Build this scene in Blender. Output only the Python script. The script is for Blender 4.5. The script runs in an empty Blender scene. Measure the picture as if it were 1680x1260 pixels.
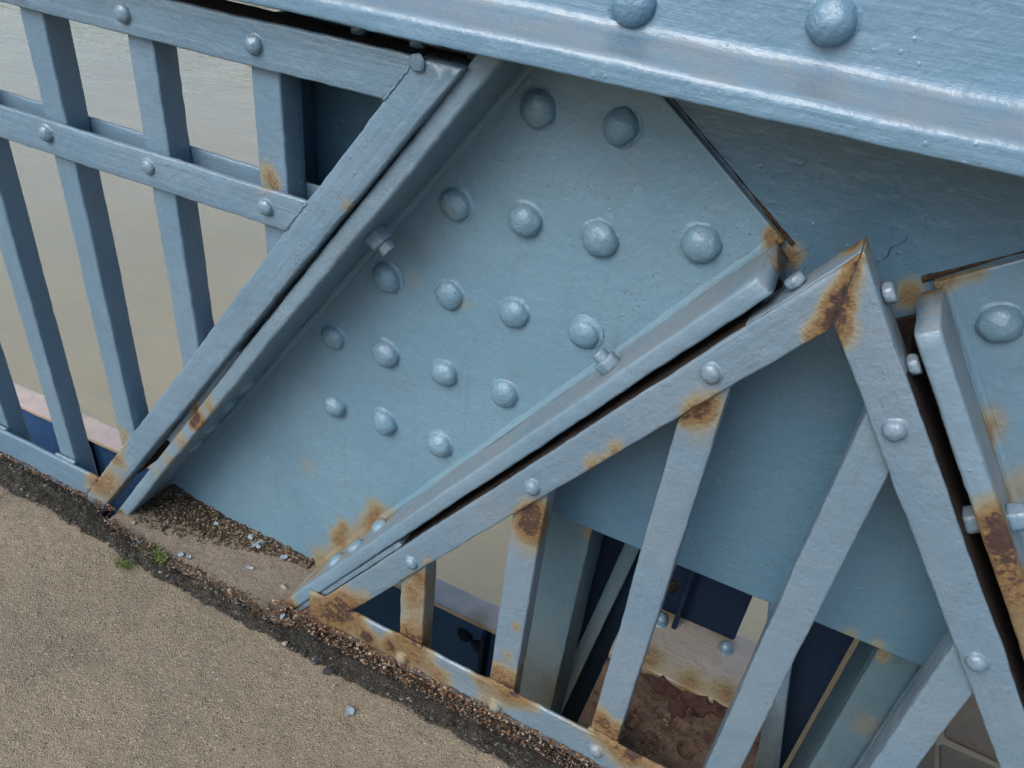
import bpy, bmesh, math, random
from mathutils import Vector, Matrix, noise
random.seed(7)
sc = bpy.context.scene
col = sc.collection
H = 1.235                                    # camera height above the footway (m)

# ------------------------------------------------------------------ camera
YAW, PIT, ROL, FPX = -0.381242, 0.606712, -0.125459, 1287.3
cy, sy, cp, sp = math.cos(YAW), math.sin(YAW), math.cos(PIT), math.sin(PIT)
_F = Vector((sy*cp, cy*cp, -sp)); _r = Vector((cy, -sy, 0)); _d = _F.cross(_r)
_R = math.cos(ROL)*_r + math.sin(ROL)*_d
_D = -math.sin(ROL)*_r + math.cos(ROL)*_d
cam_data = bpy.data.cameras.new('camera')
cam_data.sensor_width = 36.0
cam_data.lens = FPX/1680*36.0
cam_data.clip_start = 0.01
cam_data.clip_end = 5000
cam = bpy.data.objects.new('camera', cam_data)
m3 = Matrix((_R, -_D, -_F)).transposed()
cam.matrix_world = Matrix.Translation((0, 0, H)) @ m3.to_4x4()
col.objects.link(cam)
sc.camera = cam

def at(px, py, Y):
    """world point on the upright plane Y that the survey photograph shows at a pixel"""
    v = _R*((px-840)/FPX) + _D*((py-630)/FPX) + _F
    v = v*(Y/v.y)
    return Vector((v.x, v.y, v.z+H))
def atz(px, py, z):
    v = _R*((px-840)/FPX) + _D*((py-630)/FPX) + _F
    v = v*((z-H)/v.z)
    return Vector((v.x, v.y, v.z+H))

# ------------------------------------------------------------------ sky, sun, exposure
SUN_EL, SUN_AZ = math.radians(47), math.radians(200)   # azimuth from +Y clockwise: behind the viewer, to the left
world = bpy.data.worlds.new('World'); sc.world = world; world.use_nodes = True
wn = world.node_tree.nodes; wl = world.node_tree.links
bg = wn['Background']
sky = wn.new('ShaderNodeTexSky'); sky.sky_type = 'NISHITA'; sky.sun_disc = False
sky.sun_elevation = SUN_EL; sky.sun_rotation = SUN_AZ
sky.air_density = 1.5; sky.dust_density = 4; sky.ozone_density = 6
wl.new(sky.outputs[0], bg.inputs[0]); bg.inputs[1].default_value = 0.13
sun_d = bpy.data.lights.new('sun', 'SUN'); sun_d.energy = 1.35; sun_d.angle = math.radians(45); sun_d.color = (1.0, 0.97, 0.92)
sun = bpy.data.objects.new('sun', sun_d); col.objects.link(sun)
sdir = Vector((math.sin(SUN_AZ)*math.cos(SUN_EL), math.cos(SUN_AZ)*math.cos(SUN_EL), math.sin(SUN_EL)))
sun.rotation_euler = sdir.to_track_quat('Z', 'Y').to_euler()
sun.location = sdir*20
vs = sc.view_settings
vs.view_transform = 'Standard'; vs.look = 'None'; vs.exposure = 1.07; vs.gamma = 1.0; vs.use_curve_mapping = False

sc.cycles.max_bounces = 6; sc.cycles.diffuse_bounces = 3; sc.cycles.glossy_bounces = 3; sc.cycles.transmission_bounces = 2
sc.cycles.use_adaptive_sampling = True; sc.cycles.adaptive_threshold = 0.03; sc.cycles.caustics_reflective = False; sc.cycles.caustics_refractive = False

# ------------------------------------------------------------------ materials
class NT:
    def __init__(s, name):
        s.m = bpy.data.materials.new(name); s.m.use_nodes = True
        s.t = s.m.node_tree; s.n = s.t.nodes; s.b = s.n['Principled BSDF']
    def node(s, k, **kw):
        x = s.n.new(k)
        for a, v in kw.items(): setattr(x, a, v)
        return x
    def put(s, sock, v):
        if isinstance(v, bpy.types.NodeSocket): s.t.links.new(v, sock)
        else: sock.default_value = v
    def math(s, op, a, b=0.0, clamp=False):
        x = s.node('ShaderNodeMath', operation=op, use_clamp=clamp); s.put(x.inputs[0], a); s.put(x.inputs[1], b); return x.outputs[0]
    def vmath(s, op, a, b):
        x = s.node('ShaderNodeVectorMath', operation=op); s.put(x.inputs[0], a); s.put(x.inputs[1], b)
        return x.outputs['Value'] if op in ('LENGTH', 'DISTANCE', 'DOT_PRODUCT') else x.outputs['Vector']
    def mix(s, f, a, b, mode='MIX'):
        x = s.node('ShaderNodeMix', data_type='RGBA', blend_type=mode, clamp_factor=True)
        s.put(x.inputs[0], f); s.put(x.inputs[6], c4(a)); s.put(x.inputs[7], c4(b)); return x.outputs[2]
    def noise(s, vec, scale, detail=3.0, rough=0.55, out=0, dist=0.0):
        x = s.node('ShaderNodeTexNoise'); s.put(x.inputs['Vector'], vec); x.inputs['Scale'].default_value = scale
        x.inputs['Detail'].default_value = detail; x.inputs['Roughness'].default_value = rough; x.inputs['Distortion'].default_value = dist
        return x.outputs[out]
    def vor(s, vec, scale, feature='F1', out='Distance'):
        x = s.node('ShaderNodeTexVoronoi', feature=feature); s.put(x.inputs['Vector'], vec); x.inputs['Scale'].default_value = scale
        return x.outputs[out]
    def ramp(s, v, lo, hi, a=0.0, b=1.0):
        x = s.node('ShaderNodeMapRange', interpolation_type='SMOOTHSTEP'); s.put(x.inputs[0], v)
        for i, q in enumerate((lo, hi, a, b)): x.inputs[i+1].default_value = q
        return x.outputs[0]
    def pos(s): return s.node('ShaderNodeNewGeometry').outputs['Position']
    def nrm(s): return s.node('ShaderNodeNewGeometry').outputs['Normal']
    def obj(s): return s.node('ShaderNodeTexCoord').outputs['Object']
    def sep(s, v): x = s.node('ShaderNodeSeparateXYZ'); s.put(x.inputs[0], v); return x.outputs
    def bump(s, h, strength, dist, prev=None):
        x = s.node('ShaderNodeBump'); x.inputs['Strength'].default_value = strength; x.inputs['Distance'].default_value = dist
        s.put(x.inputs['Height'], h)
        if prev is not None: s.put(x.inputs['Normal'], prev)
        return x.outputs[0]
    def done(s, colr, rough, normal=None, spec=0.5):
        s.put(s.b.inputs['Base Color'], c4(colr)); s.put(s.b.inputs['Roughness'], rough)
        s.b.inputs['Specular IOR Level'].default_value = spec
        if normal is not None: s.put(s.b.inputs['Normal'], normal)
        return s.m
def c4(c):
    return (*c, 1.0) if isinstance(c, tuple) and len(c) == 3 else c

class Paint:
    """a paint system; each painted piece gets its own copy that carries only the rust spots lying on that piece"""
    def __init__(s, name, c1, c2, rust=(), **kw): s.name, s.c1, s.c2, s.rust, s.kw, s.cache = name, c1, c2, list(rust), kw, {}
    def __call__(s, lo=None, hi=None):
        key = () if lo is None else tuple(i for i, (c, r, k) in enumerate(s.rust) if all(lo[j]-r*1.5 < c[j] < hi[j]+r*1.5 for j in range(3)))
        if key not in s.cache: s.cache[key] = paint_mat(s.name, s.c1, s.c2, [s.rust[i] for i in key], **s.kw)
        return s.cache[key]
def paint_mat(name, c1, c2, rust=(), dust=0.35, stroke=1.0, grime=0.5, rough=0.33, spec=.6, lumpy=1.0, dlo=.42, dhi=.60):
    """thick hand-brushed bridge paint with rust blooming at given spots: rust = [(centre, radius, core 0..1)]"""
    N = NT(name); P = N.pos(); O = N.obj()
    big = N.noise(P, 5.0, 3, 0.6); med = N.noise(P, 28.0, 4, 0.6)
    c = N.mix(N.ramp(big, .34, .66), c1, c2)
    c = N.mix(N.math('MULTIPLY', N.ramp(med, .5, .75), .20), c, (c1[0]*1.3, c1[1]*1.22, c1[2]*1.12))
    chipm = N.math('MULTIPLY', N.ramp(N.noise(P, 52.0, 5, .6, dist=.4), .665, .680), N.ramp(big, .42, .52))
    c = N.mix(N.math('MULTIPLY', chipm, .55*grime), c, (c1[0]*1.55, c1[1]*1.35, c1[2]*1.18))
    # faint brownish film, tiny dark specks and insect marks
    film = N.math('MULTIPLY', N.ramp(N.noise(P, 11.0, 5, .7), .50, .78), .30*grime)
    c = N.mix(film, c, (.11, .115, .105))
    sp1 = N.ramp(N.noise(P, 260.0, 1, .5), .68, .75)
    c = N.mix(N.math('MULTIPLY', N.math('MULTIPLY', sp1, N.ramp(big, .50, .60)), .75*grime), c, (.035, .045, .05))
    sp2 = N.ramp(N.vor(P, 36.0), .050, .025)
    c = N.mix(N.math('MULTIPLY', sp2, N.math('MULTIPLY', N.ramp(med, .50, .58), .75*grime)), c, (.03, .04, .045))
    # vertical run-down streaks
    mp = N.node('ShaderNodeMapping'); N.put(mp.inputs[0], P); mp.inputs['Scale'].default_value = (60, 60, 3.0)
    st = N.ramp(N.noise(mp.outputs[0], 1.0, 3, .65), .56, .78)
    c = N.mix(N.math('MULTIPLY', st, .26*grime), c, (.095, .095, .078))
    # settled road dust on faces that look up
    nz = N.sep(N.nrm())[2]
    du = N.math('MULTIPLY', N.math('MULTIPLY', N.ramp(nz, dlo, dhi), N.ramp(N.noise(P, 20.0, 4, .65), .22, .65)), dust)
    c = N.mix(du, c, (.180, .168, .150))
    R = None
    if rust:
        w = N.vmath('SCALE', N.vmath('SUBTRACT', N.noise(P, 30.0, 4, .6, out=1), (.5, .5, .5)), (0, 0, 0))
        w.node.inputs['Scale'].default_value = .018
        Pw = N.vmath('MULTIPLY', N.vmath('ADD', P, w), (1, 1, .72))
        for cc, rad, core in rust:
            d = N.vmath('DISTANCE', Pw, (cc[0], cc[1], cc[2]*.72))
            v = N.math('MULTIPLY', N.ramp(d, rad*2.0, 0.0), core)
            R = v if R is None else N.math('SUBTRACT', N.math('ADD', R, v), N.math('MULTIPLY', N.math('MULTIPLY', R, v), 1.0))
        fine = N.noise(P, 115.0, 6, .72)
        Rn = N.math('MULTIPLY', R, N.math('ADD', .58, N.math('MULTIPLY', fine, .84)))
        stain = N.ramp(Rn, .0, .56); mid = N.ramp(Rn, .36, .88); corem = N.ramp(Rn, .82, .93)
        stc = N.mix(N.noise(P, 70.0, 3), (.170, .122, .040), (.178, .152, .085))
        c = N.mix(N.math('MULTIPLY', stain, .80), c, stc)
        c = N.mix(N.math('MULTIPLY', mid, .92), c, N.mix(N.ramp(fine, .36, .62), (.172, .090, .020), (.118, .058, .017)))
        c = N.mix(corem, c, N.mix(N.noise(P, 210.0, 4, .7), (.016, .007, .005), (.060, .022, .011)))
    # relief: brush strokes along the piece, orange peel, lumps, drips
    mp2 = N.node('ShaderNodeMapping'); N.put(mp2.inputs[0], O); mp2.inputs['Scale'].default_value = (9, 150, 150)
    h = N.math('MULTIPLY', N.noise(mp2.outputs[0], 1.0, 3, .6), .0009*stroke)
    h = N.math('ADD', h, N.math('MULTIPLY', N.noise(P, 300.0, 2, .6), .00018))
    h = N.math('ADD', h, N.math('MULTIPLY', N.noise(P, 135.0, 3, .65, dist=.6), .0010*lumpy))
    h = N.math('ADD', h, N.math('MULTIPLY', N.noise(P, 45.0, 2, .6), .0016))
    h = N.math('ADD', h, N.math('MULTIPLY', N.math('MULTIPLY', N.ramp(N.vor(P, 60.0), .16, .04), N.ramp(big, .52, .58)), .0005))
    h = N.math('SUBTRACT', h, N.math('MULTIPLY', chipm, .0005))
    rg = N.math('ADD', N.math('MULTIPLY', med, .22), rough-.10)
    if R is not None:
        h = N.math('ADD', h, N.math('MULTIPLY', N.math('MULTIPLY', N.noise(P, 190.0, 5, .75), mid), .0035))
        rg = N.math('ADD', rg, N.math('MULTIPLY', stain, .38), clamp=True)
    return N.done(c, rg, N.bump(h, 1.0, 1.0), spec)

def rusty(name, a, b_, d, relief=.004):
    N = NT(name); P = N.pos()
    c = N.mix(N.ramp(N.noise(P, 26.0, 6, .7), .35, .65), a, b_)
    c = N.mix(N.ramp(N.noise(P, 60.0, 6, .75, dist=.6), .50, .64), c, d)
    c = N.mix(N.math('MULTIPLY', N.ramp(N.noise(P, 320.0, 2), .62, .72), .5), c, (.16, .12, .08))
    b = N.bump(N.noise(P, 90.0, 8, .75), 1.0, relief)
    b = N.bump(N.noise(P, 420.0, 3, .6), .6, .0012, b)
    return N.done(c, .88, b, .25)

def soil(name, c1, c2, chip, dark=(.03, .025, .02), sc_=1.0, relief=.0025, con=1.0):
    N = NT(name); P = N.pos()
    c = N.mix(N.ramp(N.noise(P, 3.0, 5, .65), .35, .68), c1, c2)
    c = N.mix(N.math('MULTIPLY', N.ramp(N.noise(P, 9.0, 6, .7), .50, .70), .55), c, (c1[0]*.66, c1[1]*.66, c1[2]*.70))
    c = N.mix(N.math('MULTIPLY', N.ramp(N.noise(P, 26.0, 5, .7), .60, .72), .5), c, (c1[0]*.55, c1[1]*.54, c1[2]*.54))
    c = N.mix(N.math('MULTIPLY', N.ramp(N.noise(P, 70.0*sc_, 5, .7), .54, .74), .7*con), c, (c1[0]*.62, c1[1]*.60, c1[2]*.56))
    g = N.vor(P, 420.0*sc_, out='Color'); gs = N.sep(g)
    c = N.mix(N.math('MULTIPLY', N.ramp(gs[0], .82, .96), .50*con), c, chip)
    c = N.mix(N.math('MULTIPLY', N.ramp(gs[1], .84, .97), .60*con), c, dark)
    c = N.mix(N.math('MULTIPLY', N.ramp(N.noise(P, 800.0, 2), .5, .7), .30*con), c, chip)
    h = N.math('MULTIPLY', N.vor(P, 420.0*sc_), relief*.55)
    h = N.math('ADD', h, N.math('MULTIPLY', N.noise(P, 170.0*sc_, 6, .72), relief*.9))
    h = N.math('ADD', h, N.math('MULTIPLY', N.noise(P, 40.0, 4, .6), .0022))
    return N.done(c, .9, N.bump(h, 1.0, 1.0), .2)

def grainmat(name, rough=.85):
    N = NT(name); a = N.node('ShaderNodeAttribute'); a.attribute_name = 'Col'
    return N.done(a.outputs['Color'], rough, None, .3)

def water_mat():
    N = NT('river_water'); P = N.pos()
    mp = N.node('ShaderNodeMapping'); N.put(mp.inputs[0], P); mp.inputs['Scale'].default_value = (.35, .9, 1)
    mp.inputs['Rotation'].default_value = (0, 0, .3)
    w1 = N.noise(mp.outputs[0], .9, 4, .55); w2 = N.noise(mp.outputs[0], 5.5, 3, .5)
    patch = N.ramp(N.sep(P)[1], 16.0, 34.0, .10, 1.0)
    c = N.mix(N.ramp(N.noise(P, .12, 3), .35, .65), (.200, .168, .095), (.178, .152, .088))
    b = N.bump(N.math('MULTIPLY', w1, patch), 1.0, .85)
    b = N.bump(N.math('MULTIPLY', w2, patch), .6, .10, b)
    m = N.done(c, .03, b, .5); N.b.inputs['IOR'].default_value = 1.65
    return m

# rust spots, each where the photographed steel shows it: (px, py, plane, radius m, depth of corrosion)
def spots(L): return [(at(x, y, Y), r*(1.35 if k < 1 else 1.1), k*(.92 if k < 1 else 1)) for x, y, Y, r, k in L]
F_, B_ = .742, .75
TR1, TR2 = (.094, .172, .226), (.110, .189, .240)       # truss paint, teal-blue grey
RL1, RL2 = (.090, .151, .204), (.109, .168, .219)       # railing paint, greyer
M = {}
M['truss_a'] = Paint('truss_paint_a', TR1, TR2, spots([
    (616, 838, .857, .013, .75), (612, 858, .857, .012, .6), (556, 880, .857, .013, .80), (562, 862, .857, .009, .70), (532, 925, .857, .022, .72), (560, 905, .857, .020, .66), (585, 885, .857, .018, .6),
    (605, 868, .857, .018, .62), (640, 850, .85, .012, .5), (490, 968, .82, .022, .75), (520, 945, .80, .020, .75), (580, 900, .80, .016, .6), (635, 845, .83, .010, .62),
    (325, 684, .752, .013, 1.15), (318, 694, .752, .011, 1.1), (343, 664, .752, .012, .62), (300, 720, .755, .013, .6), (280, 752, .755, .012, .5),
    (262, 775, .755, .010, .42), (200, 846, .75, .012, .75), (476, 990, .75, .012, .75), (470, 985, .76, .02, .7),
    (1264, 384, .857, .006, .75), (1285, 405, .857, .012, .95), (1280, 440, .82, .010, .8),
    (680, 455, .857, .006, .35), (762, 500, .857, .006, .35), (505, 765, .857, .012, .30)]), dust=.50, grime=1.0, lumpy=.5, stroke=.6, rough=.40)
M['truss_b'] = Paint('truss_paint_b', (.092, .164, .218), (.108, .178, .230), spots([
    (1628, 845, .75, .013, .95), (1640, 878, .75, .014, 1.1), (1650, 905, .75, .016, 1.0), (1660, 940, .75, .018, .8), (1668, 975, .752, .02, .7),
    (1676, 1030, .752, .024, .62), (1690, 1090, .752, .024, .6), (1618, 700, .85, .012, .7), (1628, 735, .84, .010, .6), (1560, 455, .857, .008, .7),
    (1520, 468, .857, .010, .85), (1600, 445, .857, .007, .6), (1590, 870, .80, .02, .5), (1676, 815, .84, .018, .6)]), dust=.50, grime=1.0, lumpy=.6, stroke=.6, rough=.40)
M['gusset'] = Paint('gusset_paint', (.050, .114, .168), (.061, .127, .180), spots([
    (1298, 420, .87, .008, .80), (1490, 482, .87, .009, .75), (1225, 330, .87, .004, .6),
    (1395, 1040, .87, .008, .45), (1440, 1060, .87, .007, .45)]), dust=.2, grime=.9, lumpy=.5, stroke=.5)
M['chord'] = Paint('chord_paint', (.086, .161, .225), (.100, .175, .238), (), dust=.48, grime=.5, stroke=.8, lumpy=.6, dlo=.30, dhi=.75, rough=.34)
M['rail'] = Paint('rail_paint', RL1, RL2, spots([
    (440, 290, .75, .010, .70), (452, 300, .75, .006, .55), (572, 336, F_, .006, .5), (160, 330, .77, .006, .5),
    (185, 785, F_, .022, .72), (170, 800, F_, .020, .75), (205, 760, F_, .010, .55), (196, 722, F_, .014, .72), (188, 745, F_, .012, .9), (158, 783, F_, .014, .7),
    (150, 800, F_, .012, .55), (235, 790, .77, .02, .6)]), dust=.25, grime=.7, lumpy=.8)
M['vee'] = Paint('vee_rail_paint', (.099, .151, .194), (.123, .165, .200), spots([
    (1402, 415, F_, .006, .80), (1399, 435, F_, .005, .75), (1394, 455, F_, .006, .72), (1388, 474, F_, .010, .62), (1381, 494, F_, .008, .78), (1374, 512, F_, .009, .80), (1366, 528, F_, .011, .80), (1350, 545, F_, .010, .62),
    (1382, 552, F_, .010, .62), (1334, 554, F_, .007, .45), (1405, 395, .78, .010, .9), (1384, 480, F_, .003, 1.1), (1374, 505, F_, .003, 1.1),
    (1160, 664, .75, .012, .78), (1138, 676, .75, .010, .80), (1120, 688, .75, .006, .7), (1145, 690, .75, .016, .45), (1178, 648, F_, .004, .5),
    (1010, 738, F_, .008, .7), (972, 762, F_, .008, .7), (990, 750, F_, .004, .6),
    (872, 852, .75, .015, .80), (880, 838, .75, .014, .82), (858, 862, .75, .012, .75), (866, 880, .75, .020, .45), (890, 870, .76, .014, .7),
    (700, 922, F_, .006, .6), (690, 948, .75, .010, .85), (675, 965, .75, .014, .62), (680, 1010, .75, .022, .38), (672, 985, .75, .016, .42), (708, 960, .77, .02, .6), (705, 1020, .78, .025, .42),
    (560, 990, F_, .024, .85), (530, 1005, F_, .028, .9), (600, 985, F_, .014, .6), (505, 1005, F_, .020, .9), (580, 1000, F_, .018, .8),
    (680, 1050, .75, .020, .8), (660, 1040, .75, .016, .8), (705, 1055, .77, .02, .8),
    (560, 1022, F_, .024, .85), (600, 1045, F_, .018, 1.05), (640, 1062, F_, .016, 1.0), (675, 1085, F_, .014, .75), (620, 1068, F_, .016, .6), (725, 1115, F_, .014, .75), (705, 1100, F_, .014, .6),
    (790, 1112, F_, .016, .75), (830, 1128, .75, .018, .85), (815, 1100, .75, .012, .7), (850, 1140, F_, .018, .8), (800, 1155, F_, .016, .6), (870, 1150, F_, .012, .6),
    (848, 1030, .75, .006, .6), (835, 1075, .75, .006, .5), (855, 1100, .77, .02, .7),
    (978, 1172, .75, .013, .75), (995, 1195, .75, .014, .75), (1018, 1198, .75, .010, .6), (975, 1195, F_, .014, .75), (1005, 1222, F_, .016, .85), (1040, 1235, F_, .018, 1.1),
    (1070, 1248, F_, .016, .9), (1025, 1250, F_, .014, .65), (1100, 1258, F_, .014, .6), (940, 1180, F_, .010, .6)]), dust=.25, grime=.9, lumpy=1.1)
M['navy'] = Paint('shaded_navy_paint', (.006, .014, .032), (.008, .018, .036), (), dust=.0, grime=.1, rough=.75, spec=.12)  # navy paint, darkened so the colour holds the deep shade of far pieces
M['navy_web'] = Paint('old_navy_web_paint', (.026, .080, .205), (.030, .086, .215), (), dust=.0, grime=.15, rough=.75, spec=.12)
M['hanger'] = Paint('hanger_paint', (.060, .112, .140), (.075, .125, .155), spots([(966, 874, .93, .008, .6), (1450, 1075, .93, .008, .55), (915, 1140, .93, .03, .4),
    (1420, 1190, .93, .016, .35)]), dust=.2, grime=1.0)
M['white_flange'] = Paint('bleached_flange_paint', (.26, .235, .20), (.21, .185, .15), [((-.06, 1.00, -.012), .035, .72), ((.03, .99, -.012), .03, .7), ((.10, 1.00, -.012), .03, .75), ((-.05, 1.14, -.012), .02, .62), ((.05, 1.14, -.012), .02, .55)], dust=.1, grime=1.0)
M['chord_top'] = Paint('sanded_flange_paint', (.47, .36, .285), (.40, .31, .25), [((-1.5, 1.12, -.26), .02, .4), ((-.45, 1.10, -.26), .03, .4)], dust=.3, grime=.9)
for k_ in ('a', 'b'):
    p_ = M['truss_'+k_]; M['flange_'+k_] = Paint('flange_paint_'+k_, (.104, .165, .214), (.124, .182, .228), p_.rust, **{**p_.kw, 'lumpy': .9})
for k_ in ('truss_a', 'truss_b', 'chord'):
    p_ = M[k_]; M[k_+'_riv'] = Paint(p_.name+'_rivets', p_.c1, p_.c2, p_.rust, **{**p_.kw, 'dust': .06, 'lumpy': 1.6})
M['rust'] = rusty('heavy_rust', (.075, .047, .031), (.108, .074, .052), (.034, .015, .012), .003)
M['rust_scale'] = rusty('purple_rust_scale', (.040, .016, .014), (.060, .028, .022), (.022, .009, .008), .003)
M['rust_shade'] = rusty('gap_shade_rust', (.010, .007, .006), (.018, .011, .008), (.006, .005, .005), .002)  # near-black rust; on the slot pieces the colour carries their shade
M['seam'] = rusty('seam_rust', (.030, .016, .009), (.07, .038, .015), (.010, .007, .005), .003)
M['sand'] = soil('sanded_asphalt', (.178, .143, .096), (.150, .122, .085), (.35, .30, .225), con=.95, relief=.0026)
M['slab'] = soil('mortar_bed', (.160, .128, .096), (.140, .114, .086), (.26, .225, .175), sc_=1.3, relief=.0016)
M['bitumen'] = soil('crumbled_bitumen', (.022, .019, .014), (.042, .036, .025), (.12, .11, .09), (.010, .010, .010), .8, .006)
M['dirt'] = soil('dark_leaf_dirt', (.034, .023, .015), (.055, .038, .023), (.14, .11, .078), (.012, .009, .007), .9, .006)
M['grain'] = grainmat('loose_grains')
M['chip'] = Paint('flaked_paint', (.11, .16, .20), (.16, .20, .23), (), dust=.2, grime=.8, rough=.6)
M['water'] = water_mat()
def leafm():
    N = NT('moss_leaf'); c = N.mix(N.noise(N.pos(), 90.0), (.05, .07, .016), (.10, .125, .03))
    return N.done(c, .7, None, .3)
M['moss'] = leafm()
def stonem():
    N = NT('pier_stone'); P = N.pos()
    c = N.mix(N.noise(P, 12.0, 6, .7), (.10, .072, .045), (.165, .125, .08))
    c = N.mix(N.ramp(N.noise(P, 50.0, 5, .7), .55, .7), c, (.09, .065, .04))
    return N.done(c, .9, N.bump(N.noise(P, 45.0, 7, .7), 1.0, .008), .2)
M['stone'] = stonem()
def mortarm():
    N = NT('pier_mortar'); P = N.pos()
    return N.done(N.mix(N.noise(P, 40.0, 5), (.27, .21, .125), (.19, .14, .085)), .9, N.bump(N.noise(P, 120.0, 5), .8, .004), .2)
M['mortar'] = mortarm()

# ------------------------------------------------------------------ building helpers
WORLD = {}
def empty(name, loc):
    o = bpy.data.objects.new(name, None); o.empty_display_size = .05
    o.location = loc; col.objects.link(o); WORLD[o.name] = Matrix.Translation(loc); return o
def link(name, me, mat, W, parent=None):
    o = bpy.data.objects.new(name, me); col.objects.link(o)
    if isinstance(mat, Paint):
        ps = [W @ v.co for v in me.vertices]
        mm = mat([min(p[k] for p in ps) for k in range(3)], [max(p[k] for p in ps) for k in range(3)])
        if not me.materials: me.materials.append(mm)
        elif me.materials[0] != mm: o.material_slots[0].link = 'OBJECT'; o.material_slots[0].material = mm
    elif mat is not None and not me.materials: me.materials.append(mat)
    if parent is not None:
        o.parent = parent; o.matrix_basis = WORLD[parent.name].inverted() @ W
    else: o.matrix_basis = W
    WORLD[o.name] = W
    return o
def tag(o, label=None, cat=None, group=None, kind=None):
    for k, v in (('label', label), ('category', cat), ('group', group), ('kind', kind)):
        if v: o[k] = v
    return o
def finish(bm, name, smooth=True):
    bmesh.ops.recalc_face_normals(bm, faces=bm.faces)
    me = bpy.data.meshes.new(name); bm.to_mesh(me); bm.free()
    if smooth:
        for p in me.polygons: p.use_smooth = True
    return me
def rrect(y0, y1, z0, z1, r, step=.009, n=3):
    pts = []
    cs = [(y1-r, z1-r, 0), (y0+r, z1-r, 90), (y0+r, z0+r, 180), (y1-r, z0+r, 270)]
    for i, (a, b, s) in enumerate(cs):
        for k in range(n+1):
            t = math.radians(s+90*k/n); pts.append((a+r*math.cos(t), b+r*math.sin(t)))
        na, nb, ns = cs[(i+1) % 4]
        t = math.radians(ns); q = (na+r*math.cos(t), nb+r*math.sin(t)); p = pts[-1]
        L = math.hypot(q[0]-p[0], q[1]-p[1]); k = max(2, int(L/step))
        for j in range(1, k): pts.append((p[0]+(q[0]-p[0])*j/k, p[1]+(q[1]-p[1])*j/k))
    return pts
def sweep(name, sec, L, amp=.0007, step=.013, cuts=(), W=None, endr=.003, freq=70):
    """a bar of the given section along local x, hand-made: edges rounded and slightly lumpy under the paint"""
    bm = bmesh.new(); n = max(2, int(L/step)); rows = []
    cyy = sum(p[0] for p in sec)/len(sec); czz = sum(p[1] for p in sec)/len(sec)
    ext = max(max(abs(p[0]-cyy), abs(p[1]-czz)) for p in sec)
    xs = [0] + [endr + (L-2*endr)*i/n for i in range(n+1)] + [L]
    sd = Vector((random.random()*50, random.random()*50, 0))
    for i, x in enumerate(xs):
        k = 1-endr*.8/ext if i in (0, len(xs)-1) else 1
        row = []
        for y, z in sec:
            p = Vector((x, cyy+(y-cyy)*k, czz+(z-czz)*k))
            if amp:
                if amp > .0008: p += Vector((0, .0022*noise.noise(Vector((x*2.3, 0, 0))+sd), .0012*noise.noise(Vector((x*3.1, 5, 0))+sd)))
                p += noise.noise_vector(p*freq+sd)*amp + noise.noise_vector(Vector((p.x*9, p.y*30, p.z*30))+sd)*amp*1.2
            row.append(bm.verts.new(p))
        rows.append(row)
    m = len(sec)
    for a, b in zip(rows, rows[1:]):
        for j in range(m): bm.faces.new((a[j], a[(j+1) % m], b[(j+1) % m], b[j]))
    bm.faces.new(rows[0][::-1]); bm.faces.new(rows[-1])
    bmesh.ops.recalc_face_normals(bm, faces=bm.faces)
    for co, no in cuts:                     # cuts in world space; the side the normal points to is removed
        Wi = W.inverted(); lc = Wi @ Vector(co); ln = (Wi.to_3x3() @ Vector(no)).normalized()
        g = bmesh.ops.bisect_plane(bm, geom=bm.verts[:]+bm.edges[:]+bm.faces[:], plane_co=lc, plane_no=ln, clear_outer=True)
        ed = [e for e in g['geom_cut'] if isinstance(e, bmesh.types.BMEdge)]
        bmesh.ops.holes_fill(bm, edges=ed, sides=0)
    me = finish(bm, name)
    return me
def frame(p0, p1):
    """x along p0->p1 in an upright plane, z towards the viewer's side (-Y)"""
    x = (p1-p0).normalized(); z = Vector((0, -1, 0)); y = z.cross(x)
    m = Matrix((x, y, z)).transposed().to_4x4(); m.translation = p0
    return m
def bar(name, parent, mat, p0, p1, sec, **kw):
    p0, p1 = Vector(p0), Vector(p1); W = frame(p0, p1)
    me = sweep(name, sec, (p1-p0).length, W=W, **kw)
    return link(name, me, mat, W, parent)
def prism(name, poly, t, bev=.002):
    bm = bmesh.new(); vs_ = [bm.verts.new((x, y, 0)) for x, y in poly]
    f = bm.faces.new(vs_); r = bmesh.ops.extrude_face_region(bm, geom=[f])
    for v in [g for g in r['geom'] if isinstance(g, bmesh.types.BMVert)]: v.co.z -= t
    if bev: bmesh.ops.bevel(bm, geom=bm.edges[:], offset=bev, segments=2, affect='EDGES', profile=.5)
    return finish(bm, name, False)
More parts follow.
